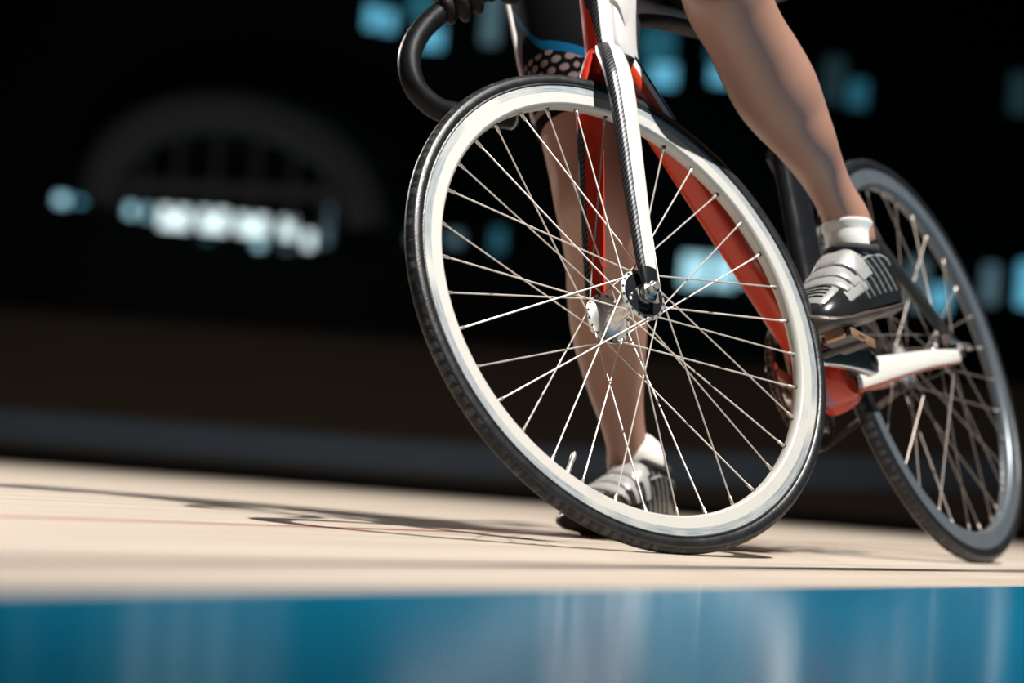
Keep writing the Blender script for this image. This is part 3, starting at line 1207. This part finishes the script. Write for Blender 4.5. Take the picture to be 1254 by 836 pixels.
# depth given per key so that shin and thigh have their real lengths
legR = [  # px, py, depth, half width (m), half depth
    (768, 575, 3.965, 0.033, 0.040), (768, 548, 3.95, 0.0305, 0.038), (762, 515, 3.93, 0.033, 0.041), (756, 485, 3.91, 0.0395, 0.045), (751, 450, 3.885, 0.047, 0.053),
    (746, 405, 3.85, 0.0555, 0.060), (743, 362, 3.82, 0.0580, 0.060), (740, 325, 3.79, 0.0555, 0.058), (737, 290, 3.765, 0.0575, 0.061), (731, 250, 3.745, 0.0600, 0.064), (724, 205, 3.765, 0.0615, 0.066),
    (714, 150, 3.79, 0.0645, 0.070), (704, 85, 3.82, 0.0700, 0.076)]
legL = [
    (1043, 300, 3.745, 0.036, 0.042), (1036, 268, 3.735, 0.0335, 0.038), (1020, 237, 3.72, 0.0305, 0.036), (1003, 204, 3.70, 0.0350, 0.042), (985, 170, 3.665, 0.0440, 0.052),
    (966, 139, 3.652, 0.0540, 0.059), (949, 110, 3.635, 0.0600, 0.063), (930, 75, 3.615, 0.0590, 0.062), (912, 42, 3.592, 0.0560, 0.060), (893, 5, 3.572, 0.0590, 0.063), (885, -20, 3.566, 0.0600, 0.064)]
body = MB()
kR = [(P(a, b, c), d, e) for a, b, c, d, e in legR]
kL = [(P(a, b, c), d, e) for a, b, c, d, e in legL]
SIDE = AX_R.copy()
limb(body, kR + [(hipR + Vector((0.013, -0.03, -0.06)), 0.077, 0.090), (hipR + Vector((0.02, 0.02, 0.05)), 0.085, 0.095)], 5, 28, SIDE)
kneeL = kL[-1][0]
limb(body, kL + [(kneeL.lerp(hipL, 0.22) + Vector((0, -0.01, 0.035)), 0.065, 0.068), (kneeL.lerp(hipL, 0.6) + Vector((0, 0, 0.02)), 0.075, 0.078), (hipL + Vector((-0.01, 0.02, 0.03)), 0.085, 0.09)], 5, 28, SIDE)
# knee cap of the standing leg
# feet inside the shoes
TOE_R, HEEL_R = Vector((0.106, 3.800, 0.010)), Vector((0.246, 4.030, 0.018))
TOE_L, HEEL_L = BW(0.660, 0.090, 0.290), BW(0.410, 0.118, 0.336)


def shoe_mx(toe, heel, upv, k=1.0):
    X = (toe - heel).normalized()
    Z = (upv - X * upv.dot(X)).normalized()
    Y = Z.cross(X)
    X = X * k
    return Matrix(((X.x, Y.x, Z.x, heel.x), (X.y, Y.y, Z.y, heel.y), (X.z, Y.z, Z.z, heel.z), (0, 0, 0, 1)))


upL = (BM.to_3x3() @ Vector((0.10, 0.10, 1))).normalized()
MXR, MXL = shoe_mx(TOE_R, HEEL_R, Vector((0.05, 0, 1)), 0.94), shoe_mx(TOE_L, HEEL_L, upL, 0.90)
anR, anL = MXR @ Vector((0.078, 0, 0.085)), MXL @ Vector((0.078, 0, 0.085))
kR[0] = (anR, 0.029, 0.033)
kL[0] = (anL, 0.029, 0.033)
for Mx in (MXR, MXL):
    limb(body, [(Mx @ Vector(q), a_, b_) for q, a_, b_ in (((0.055, 0, 0.05), 0.022, 0.022), ((0.085, 0, 0.05), 0.024, 0.026), ((0.14, -0.001, 0.040), 0.018, 0.026), ((0.20, -0.002, 0.027), 0.010, 0.030), ((0.24, -0.002, 0.022), 0.007, 0.022))], 4, 16, Vector((0, 0, 1)))
# pelvis, trunk leaning to the bars, neck, head
pel = hipR.lerp(hipL, 0.5)
spine = [(pel + Vector((0, 0.03, -0.03)), 0.10, 0.165), (pel + Vector((0, 0.02, 0.08)), 0.105, 0.165), (pel + Vector((-0.03, 0.0, 0.22)), 0.10, 0.145), (pel + Vector((-0.06, -0.05, 0.38)), 0.115, 0.165),
         (pel + Vector((-0.09, -0.10, 0.51)), 0.105, 0.170), (pel + Vector((-0.10, -0.13, 0.585)), 0.06, 0.10), (pel + Vector((-0.11, -0.16, 0.645)), 0.052, 0.056), (pel + Vector((-0.12, -0.18, 0.69)), 0.052, 0.055)]
limb(body, spine, 5, 32, Vector((-0.52, -0.85, 0)))
hc = pel + Vector((-0.135, -0.225, 0.785))
fdir = Vector((-0.5, -0.82, -0.1)).normalized()
limb(body, [(hc + Vector((0, 0, -0.115)) + fdir * 0.03, 0.03, 0.03), (hc + Vector((0, 0, -0.095)) + fdir * 0.02, 0.062, 0.050), (hc + Vector((0, 0, -0.05)), 0.088, 0.066), (hc, 0.098, 0.076), (hc + Vector((0, 0, 0.06)), 0.092, 0.072), (hc + Vector((0, 0, 0.10)), 0.060, 0.048), (hc + Vector((0, 0, 0.115)), 0.02, 0.02)], 4, 24, fdir)
limb(body, [(hc + fdir * 0.085 + Vector((0, 0, 0.02)), 0.008, 0.008), (hc + fdir * 0.112 + Vector((0, 0, -0.022)), 0.014, 0.013), (hc + fdir * 0.088 + Vector((0, 0, -0.034)), 0.008, 0.010)], 3, 12)
FKW = BM @ FK
shR, shL = pel + Vector((-0.09, -0.10, 0.50)) - LFT * 0.175, pel + Vector((-0.09, -0.10, 0.50)) + LFT * 0.175
gripR = FKW @ Vector((0.078, -0.160, 0.546))
gripL = hipL + LFT * 0.085 + Vector((0.0, -0.02, 0.13))     # left hand rests on the hip
for sh, g, sd in ((shR, gripR, -1), (shL, gripL, 1)):
    wr = g + (Vector((0.045, 0.035, 0.055)) if sd < 0 else LFT * 0.055 + Vector((0.0, 0.05, 0.01)))
    el = sh.lerp(wr, 0.52) + LFT * ((0.07 if sd < 0 else 0.12) * sd) + Vector((0.02, 0.02 if sd < 0 else 0.15, -0.03))
    limb(body, [(sh - LFT * 0.05 * sd, 0.055, 0.055), (sh, 0.056, 0.058), (sh.lerp(el, 0.5), 0.048, 0.047), (el, 0.039, 0.039), (el.lerp(wr, 0.35), 0.040, 0.038), (wr, 0.025, 0.030), (wr.lerp(g, 0.4), 0.020, 0.032)], 5, 20)
person = remesh(body, 'person', 0.0055, ['skin'], None, 7)
tag(person, 'cyclist in black shorts standing on one leg, other foot on the pedal', 'person')

# --- shorts: sleeve over each thigh and the seat


def grow(keys, g):
    return [(k[0], k[1] + g, k[2] + g) for k in keys]


hemR = (P(716, 163, 3.783), 0.0640, 0.069)
sh_ = MB()
limb(sh_, grow([hemR] + kR[-2:] + [(hipR + Vector((0.013, -0.03, -0.06)), 0.078, 0.091), (hipR + Vector((0.02, 0.02, 0.05)), 0.087, 0.097)], 0.0055), 5, 32, SIDE)
limb(sh_, grow([(kneeL.lerp(hipL, 0.30) + Vector((0, -0.01, 0.035)), 0.067, 0.070), (kneeL.lerp(hipL, 0.6) + Vector((0, 0, 0.02)), 0.075, 0.078), (hipL + Vector((-0.01, 0.02, 0.03)), 0.087, 0.092)], 0.006), 5, 32, SIDE)
limb(sh_, grow([(pel + Vector((0, 0.03, -0.04)), 0.10, 0.165), (pel + Vector((0, 0.02, 0.08)), 0.105, 0.165), (pel + Vector((-0.03, -0.05, 0.20)), 0.10, 0.147)], 0.007), 5, 32, Vector((-0.52, -0.85, 0)))
shorts = remesh(sh_, 'shorts', 0.0055, ['black_lycra', 'dotted_lycra', 'blue_lycra', 'black_matte'], person, 5)
# pattern: dotted hem panel and blue stripe curling round the right thigh
axA, axB = P(711, 150, 3.79), P(690, 10, 3.85)
axd = (axB - axA)
axl = axd.length
axd.normalize()
rr_ = (AX_R - axd * AX_R.dot(axd)).normalized()
ff_ = axd.cross(rr_)


def shorts_mat():
    m, t, b = nt('patterned_lycra')
    c = t.nodes.new('ShaderNodeTexCoord')

    def dot(vec, org):
        su = node(t, 'ShaderNodeVectorMath', operation='SUBTRACT')
        t.links.new(c.outputs['Object'], su.inputs[0])
        su.inputs[1].default_value = org
        d = node(t, 'ShaderNodeVectorMath', operation='DOT_PRODUCT')
        t.links.new(su.outputs[0], d.inputs[0])
        d.inputs[1].default_value = vec
        return d.outputs['Value']
    h_ = dot(axd, axA)
    x_ = dot(rr_, axA)
    y_ = dot(ff_, axA)
    k_ = mth(t, 'MAXIMUM', mth(t, 'SUBTRACT', mth(t, 'MULTIPLY', x_, -1.0), 0.040), 0.0)
    lim = mth(t, 'ADD', mth(t, 'MULTIPLY_ADD', x_, -0.50, 0.070), mth(t, 'MULTIPLY', mth(t, 'MULTIPLY', k_, k_), 70.0))
    # hexagonal dots laid on the fabric
    ph = mth(t, 'ARCTAN2', x_, y_)
    row = mth(t, 'MULTIPLY', h_, 1 / 0.0155)
    u_ = mth(t, 'ADD', mth(t, 'MULTIPLY', ph, 0.066 / 0.0175), mth(t, 'MULTIPLY', mth(t, 'MODULO', mth(t, 'FLOOR', mth(t, 'ADD', row, 20.0)), 2.0), 0.5))
    fx = mth(t, 'SUBTRACT', mth(t, 'FRACT', mth(t, 'ADD', u_, 20.0)), 0.5)
    fy = mth(t, 'SUBTRACT', mth(t, 'FRACT', mth(t, 'ADD', row, 20.0)), 0.5)
    r2 = mth(t, 'ADD', mth(t, 'MULTIPLY', fx, fx), mth(t, 'MULTIPLY', fy, fy))
    dotm = mth(t, 'LESS_THAN', r2, 0.125)
    base = (0.005, 0.005, 0.006, 1)
    inpan = mth(t, 'MULTIPLY', mth(t, 'LESS_THAN', h_, lim), mth(t, 'GREATER_THAN', h_, 0.016))
    inpan = mth(t, 'MULTIPLY', inpan, mth(t, 'LESS_THAN', h_, 0.088))
    near = mth(t, 'LESS_THAN', x_, 0.095)
    col = mix(t, mth(t, 'MULTIPLY', mth(t, 'MULTIPLY', dotm, inpan), near), base, (0.20, 0.150, 0.150, 1))
    st = mth(t, 'MULTIPLY', mth(t, 'GREATER_THAN', h_, lim), mth(t, 'LESS_THAN', h_, mth(t, 'ADD', lim, 0.016)))
    col = mix(t, mth(t, 'MULTIPLY', st, near), col, (0.004, 0.075, 0.17, 1))
    band = mth(t, 'MULTIPLY', mth(t, 'GREATER_THAN', h_, 0.001), mth(t, 'LESS_THAN', h_, 0.010))
    col = mix(t, mth(t, 'MULTIPLY', band, near), col, (0.22, 0.16, 0.15, 1))
    t.links.new(col, b.inputs['Base Color'])
    b.inputs['Roughness'].default_value = 0.75
    b.inputs['Specular IOR Level'].default_value = 0.02
    MATS['patterned_lycra'] = m
    return m


shorts.data.materials[0] = shorts_mat()
# pale tube that imitates the back light on the right leg's outer edge
mb = MB()
tp = []
for px_, py_, d_ in ((616, -8, 3.85), (622, 20, 3.835), (629, 55, 3.82), (637, 95, 3.80), (646, 128, 3.785), (652, 150, 3.778)):
    tp.append(P(px_ + 3, py_, d_))
mb.tube(catmull(tp, 4), [0.0030 + 0.0010 * k / (4 * len(tp) - 4) for k in range(4 * len(tp) - 3)], 10)
mb.build('edge_light_strip', 'edge_light_white', shorts)
# jersey over the trunk
js = MB()
limb(js, grow(spine[1:6], 0.006), 5, 32, Vector((-0.52, -0.85, 0)))
for sh, sd in ((shR, -1), (shL, 1)):
    g = gripR if sd < 0 else gripL
    wr = g + (Vector((0.045, 0.035, 0.055)) if sd < 0 else LFT * 0.055 + Vector((0.0, 0.05, 0.01)))
    el = sh.lerp(wr, 0.52) + LFT * ((0.07 if sd < 0 else 0.12) * sd) + Vector((0.02, 0.02 if sd < 0 else 0.15, -0.03))
    limb(js, [(sh - LFT * 0.07 * sd, 0.060, 0.060), (sh, 0.062, 0.064), (sh.lerp(el, 0.6), 0.053, 0.053)], 4, 20)
remesh(js, 'jersey', 0.008, ['jersey_dark'], person, 4)
mb = MB()
rings = []
for k in range(9):
    a = PI / 2 * k / 8
    rings.append([hc + Vector((0, 0, 0.015)) + fdir * (0.112 * math.cos(a) * math.cos(b)) + fdir.cross(Vector((0, 0, 1))).normalized() * (0.090 * math.cos(a) * math.sin(b)) + Vector((0, 0, 0.120 * math.sin(a))) for b in [2 * PI * j / 28 for j in range(28)]])
mb.loft(rings)
mb.build('helmet', 'helmet_white', person)

# --- gloved hands closed on the bar tops


def glove(side, grip_i, bp):
    mb = MB()
    g0 = Vector(bp[grip_i])
    tan = (Vector(bp[grip_i + 1]) - Vector(bp[grip_i - 1])).normalized()      # along the bar, away from the stem
    M3 = FKW.to_3x3()
    g0, tan = FKW @ g0, (M3 @ tan).normalized()
    upv = Vector((0.10, 0.25, 1))
    upv = (upv - tan * upv.dot(tan)).normalized()
    out = tan.cross(upv)
    if out.dot(FWD) < 0:
        out = -out                                   # fingers go over the front
    Rb = 0.0157
    lens = (2.55, 2.85, 2.7, 2.2)
    for k in range(4):
        b = g0 + tan * (0.032 - 0.021 * k)
        r_f = (0.0088, 0.0092, 0.0088, 0.0078)[k]
        pts, rad_ = [], []
        a_end = 0.5 + lens[k]
        for q in range(15):
            th = -0.5 + (a_end + 0.5) * q / 14
            rr2 = Rb + r_f * 0.95 + 0.004 * math.exp(-((th + 0.4) / 0.5) ** 2)
            pts.append(b + upv * (rr2 * math.cos(th)) + out * (rr2 * math.sin(th)) + tan * (0.001 * math.sin(q)))
            kn = 1 + 0.10 * math.exp(-((q - 4) / 1.0) ** 2) + 0.08 * math.exp(-((q - 9) / 1.0) ** 2)
            rad_.append(r_f * kn * (1.0 if q < 13 else (0.9 if q == 13 else 0.55)))
        mb.tube(pts, rad_, 12)
    # palm and back of the hand
    wr = g0 + Vector((0.035 - 0.01 * side, 0.035, 0.055))
    back = g0 + upv * (Rb + 0.014) - out * 0.012
    limb(mb, [(wr + (wr - back) * 0.35, 0.022, 0.030), (wr, 0.022, 0.031), (wr.lerp(back, 0.6), 0.018, 0.038), (back, 0.014, 0.043), (back + out * 0.018, 0.010, 0.040)], 4, 20, upv)
    # thumb round the near side
    pts = [wr.lerp(back, 0.45) - tan * 0.030]
    for th in (-0.9, -1.5, -2.1, -2.6):
        pts.append(g0 - tan * 0.050 + tan * 0.012 * (th + 1.0) + upv * ((Rb + 0.0105) * math.cos(th)) + out * ((Rb + 0.0105) * math.sin(th)))
    limb(mb, [(p_, r_, r_) for p_, r_ in zip(pts, (0.014, 0.0125, 0.011, 0.0105, 0.007))], 4, 12)
    remesh(mb, 'glove', 0.0026, ['glove_black'], person, 3)


glove(-1, 26, barR)
# the other hand rests on the hip
mb = MB()
wl_ = gripL + LFT * 0.055 + Vector((0.0, 0.05, 0.01))
hd = (gripL - wl_).normalized()
hs = Vector((0, 0, 1)).cross(hd).normalized().cross(hd).normalized()
limb(mb, [(wl_ - hd * 0.02, 0.020, 0.029), (wl_, 0.020, 0.031), (wl_.lerp(gripL, 0.5), 0.016, 0.037), (gripL, 0.013, 0.041), (gripL + hd * 0.02, 0.009, 0.038)], 4, 20, Vector((0, 0, 1)))
for k in range(4):
    L_ = (0.062, 0.074, 0.070, 0.055)[k]
    b_ = gripL + hs * (0.030 - 0.020 * k) + hd * 0.008
    limb(mb, [(b_, 0.010, 0.010), (b_ + hd * L_ * 0.35 + Vector((0, 0, 0.003)), 0.0095, 0.0095), (b_ + hd * L_ * 0.7 + Vector((0, 0, -0.006)), 0.009, 0.009), (b_ + hd * L_ + Vector((0, 0, -0.020)), 0.006, 0.006)], 4, 12)
b_ = wl_.lerp(gripL, 0.4)
limb(mb, [(b_ + hs * 0.022, 0.013, 0.013), (b_ + hs * 0.046 + hd * 0.025, 0.0115, 0.0115), (b_ + hs * 0.056 + hd * 0.050 + Vector((0, 0, -0.008)), 0.010, 0.010), (b_ + hs * 0.056 + hd * 0.066 + Vector((0, 0, -0.016)), 0.006, 0.006)], 4, 12)
remesh(mb, 'glove', 0.0026, ['glove_black'], person, 3)

# --- shoes
ST = [(0.000, 0.012, 0.040), (0.006, 0.022, 0.054), (0.020, 0.0295, 0.070), (0.045, 0.0335, 0.086), (0.078, 0.0345, 0.092), (0.108, 0.0355, 0.089), (0.135, 0.0375, 0.079), (0.165, 0.0415, 0.067),
      (0.195, 0.0450, 0.056), (0.222, 0.0455, 0.047), (0.245, 0.0420, 0.040), (0.264, 0.0340, 0.033), (0.276, 0.0240, 0.027), (0.283, 0.0120, 0.020)]
STs = catmull(ST, 4)


def shoe_sec(x):
    for a, b in zip(STs, STs[1:]):
        if a.x <= x <= b.x:
            s = (x - a.x) / (b.x - a.x + 1e-9)
            return a.y + (b.y - a.y) * s, a.z + (b.z - a.z) * s
    return STs[-1].y, STs[-1].z


def shoe_pt(x, ph, off, side):
    """ph 0 = outer (+y) side of sole, pi = inner side"""
    w_, h_ = shoe_sec(min(max(x, 0.0), 0.283))
    h_ *= 1.14
    z0 = 0.010
    c, s = math.cos(ph), math.sin(ph)
    ex = 0.42 + 0.30 * min(1, max(0, (x - 0.10) / 0.06))
    y = (w_ + 0.003 * (1 - min(1, max(0, (x - 0.10) / 0.06))) * min(1, x / 0.03) + off) * (abs(c) ** ex) * (1 if c > 0 else -1)
    z = z0 + (h_ - z0 + off) * (max(s, 0) ** 0.85)
    bend = 0.008 * math.sin(PI * min(1, max(0, (x - 0.05) / 0.23)))     # slight inward curve of the last
    return Vector((x, side * (y - bend * 0.6 + 0.004 * (1 - s)), z))


def make_shoe(Mx, side, name_label):
    n = 22
    xs = [s.x for s in STs]
    mb = MB()
    rings = [[shoe_pt(x, PI * k / n, 0, side) for k in range(n + 1)] for x in xs]
    mb.loft(rings, closed=True, mats=lambda i, j: 0)
    sh = mb.build('shoe', ['shoe_black'], person, Mx, ang=60)
    if name_label:
        sh['label'] = name_label
    # sole: carbon plate, heel block and cleat
    mb = MB()
    rings = []
    for x in xs:
        w_, h_ = shoe_sec(x)
        spring = 0.012 * max(0, (x - 0.20) / 0.083) ** 2
        ring = []
        for k in range(16):
            a = 2 * PI * k / 16
            p = shoe_pt(x, 0.0 if math.cos(a) > 0 else PI, 0, side)
            yc = (shoe_pt(x, 0, 0, side).y + shoe_pt(x, PI, 0, side).y) / 2
            ring.append(Vector((x + (0.004 if x > 0.27 else 0), yc + (w_ + 0.002) * math.cos(a), 0.004 + spring * 0.6 + (0.0105 + 0.003 * (x > 0.1)) * math.sin(a))))
        rings.append(ring)
    mb.loft(rings)
    rings = [sect((x, 0, 0.0), (0, 1, 0), (0, 0, 1), w2, 0.008, 14, 0.7) for x, w2 in ((0.008, 0.018), (0.022, 0.026), (0.050, 0.028), (0.062, 0.024))]
    mb.loft(rings, mi=1)
    mb.build('sole', ['shoe_sole', 'black_matte'], sh)
    mb = MB()
    rings = [sect((x, 0.0, -0.012), (0, 1, 0), (0, 0, 1), w2, 0.006, 14, 0.6) for x, w2 in ((0.165, 0.012), (0.178, 0.026), (0.205, 0.026), (0.232, 0.015))]
    mb.loft(rings)
    mb.build('cleat', 'bronze', sh)
    # three silver straps across the instep
    for x0, x1, wd, lean, p0, p1 in ((0.110, 0.124, 0.036, -0.024, 0.14, 0.88), (0.152, 0.162, 0.026, -0.020, 0.16, 0.86), (0.187, 0.196, 0.023, -0.014, 0.18, 0.84)):
        mb = MB()
        M_ = 26
        grid = []
        for k in range(M_ + 1):
            ph = PI * (p0 + (p1 - p0) * k / M_)
            cx = x0 + (x1 - x0) * k / M_ + lean * math.sin(ph) * -1
            ww = wd * (0.75 + 0.25 * math.sin(ph))
            row = []
            for q, of in ((-0.5, 0.0005), (-0.5, 0.0034), (-0.25, 0.0046), (0, 0.0050), (0.25, 0.0046), (0.5, 0.0034), (0.5, 0.0005)):
                row.append(shoe_pt(cx + q * ww, ph, of, side))
            grid.append(row)
        mb.loft(grid, closed=True, mats=lambda i, j: 1 if j in (1, 4) and (i % 26) > 19 else 0)
        mb.build('strap', ['shoe_silver', 'shoe_black'], sh, ang=60)
    # silver toe and side panels
    mb = MB()
    for (xa_, xb_, pa, pb, of) in ((0.208, 0.266, 0.24, 0.80, 0.0018), (0.120, 0.215, 0.08, 0.21, 0.0014)):
        grid = []
        for i in range(9):
            x = xa_ + (xb_ - xa_) * i / 8
            grid.append([shoe_pt(x, PI * (pa + (pb - pa) * k / 10), of if 0 < k < 10 and 0 < i < 8 else -0.001, side) for k in range(11)])
        mb.loft(grid, closed=False, cap=False)
    mb.build('upper_panel', 'shoe_silver', sh)
    mb = MB()
    for k in range(4):
        x = 0.220 + 0.010 * k
        mb.tube([shoe_pt(x, PI * q, 0.0024, side) for q in (0.34, 0.42, 0.5, 0.58)], 0.0016, 6)
    mb.build('toe_vent', 'shoe_black', sh)
    # pale fan-shaped piping on both sides of the heel
    mb = MB()
    for fl in (0, 1):
        for k in range(6):
            e = [shoe_pt(0.135 - 0.018 * k + 0.03 * q, PI * ((0.04 + 0.26 * q) if not fl else 1 - (0.04 + 0.26 * q)), 0.0012, side) for q in (0, 0.25, 0.5, 0.75, 1.0)]
            mb.tube(e, 0.0013, 6)
        mb.tube([shoe_pt(0.02 + 0.012 * q, PI * (0.25 if not fl else 0.75) , 0.0012, side) for q in range(11)], 0.0017, 6)
    mb.build('piping', 'shoe_silver', sh)
    # collar
    mb = MB()
    ring = []
    for k in range(28):
        a = 2 * PI * k / 28
        ring.append(Vector((0.074 + 0.044 * math.cos(a), 0.0335 * math.sin(a) * side, 0.094 + 0.004 * math.cos(2 * a) + 0.005 * math.cos(a))))
    ring.append(ring[0])
    mb.tube(ring, 0.0065, 10)
    mb.build('collar', 'shoe_lining', sh)
    return sh, Mx


shR_, MR = make_shoe(MXR, -1, 'black and silver strapped shoe standing on the boards')
shL_, ML = make_shoe(MXL, 1, 'black and silver strapped shoe on the pedal')

# --- socks
for keys, Mx in ((kR, MR), (kL, ML)):
    c0, c1 = Mx @ Vector((0.076, 0, 0.070)), Mx @ Vector((0.076, 0, 0.104))
    top, k2 = keys[1], keys[2]
    tpt = c1.lerp(top[0], 0.78 if Mx is ML else 0.95)
    mb = MB()
    pts_ = [(c0, 0.026, 0.034), (c1, 0.0305, 0.0370), (c1.lerp(tpt, 0.5), 0.0320, 0.0380), (c1.lerp(tpt, 0.88), top[1] + 0.0030, top[2] + 0.0030), (tpt, top[1] + 0.0024, top[2] + 0.0024)]
    limb(mb, pts_, 5, 28, SIDE)
    mb.build('sock', 'sock_cotton', person)
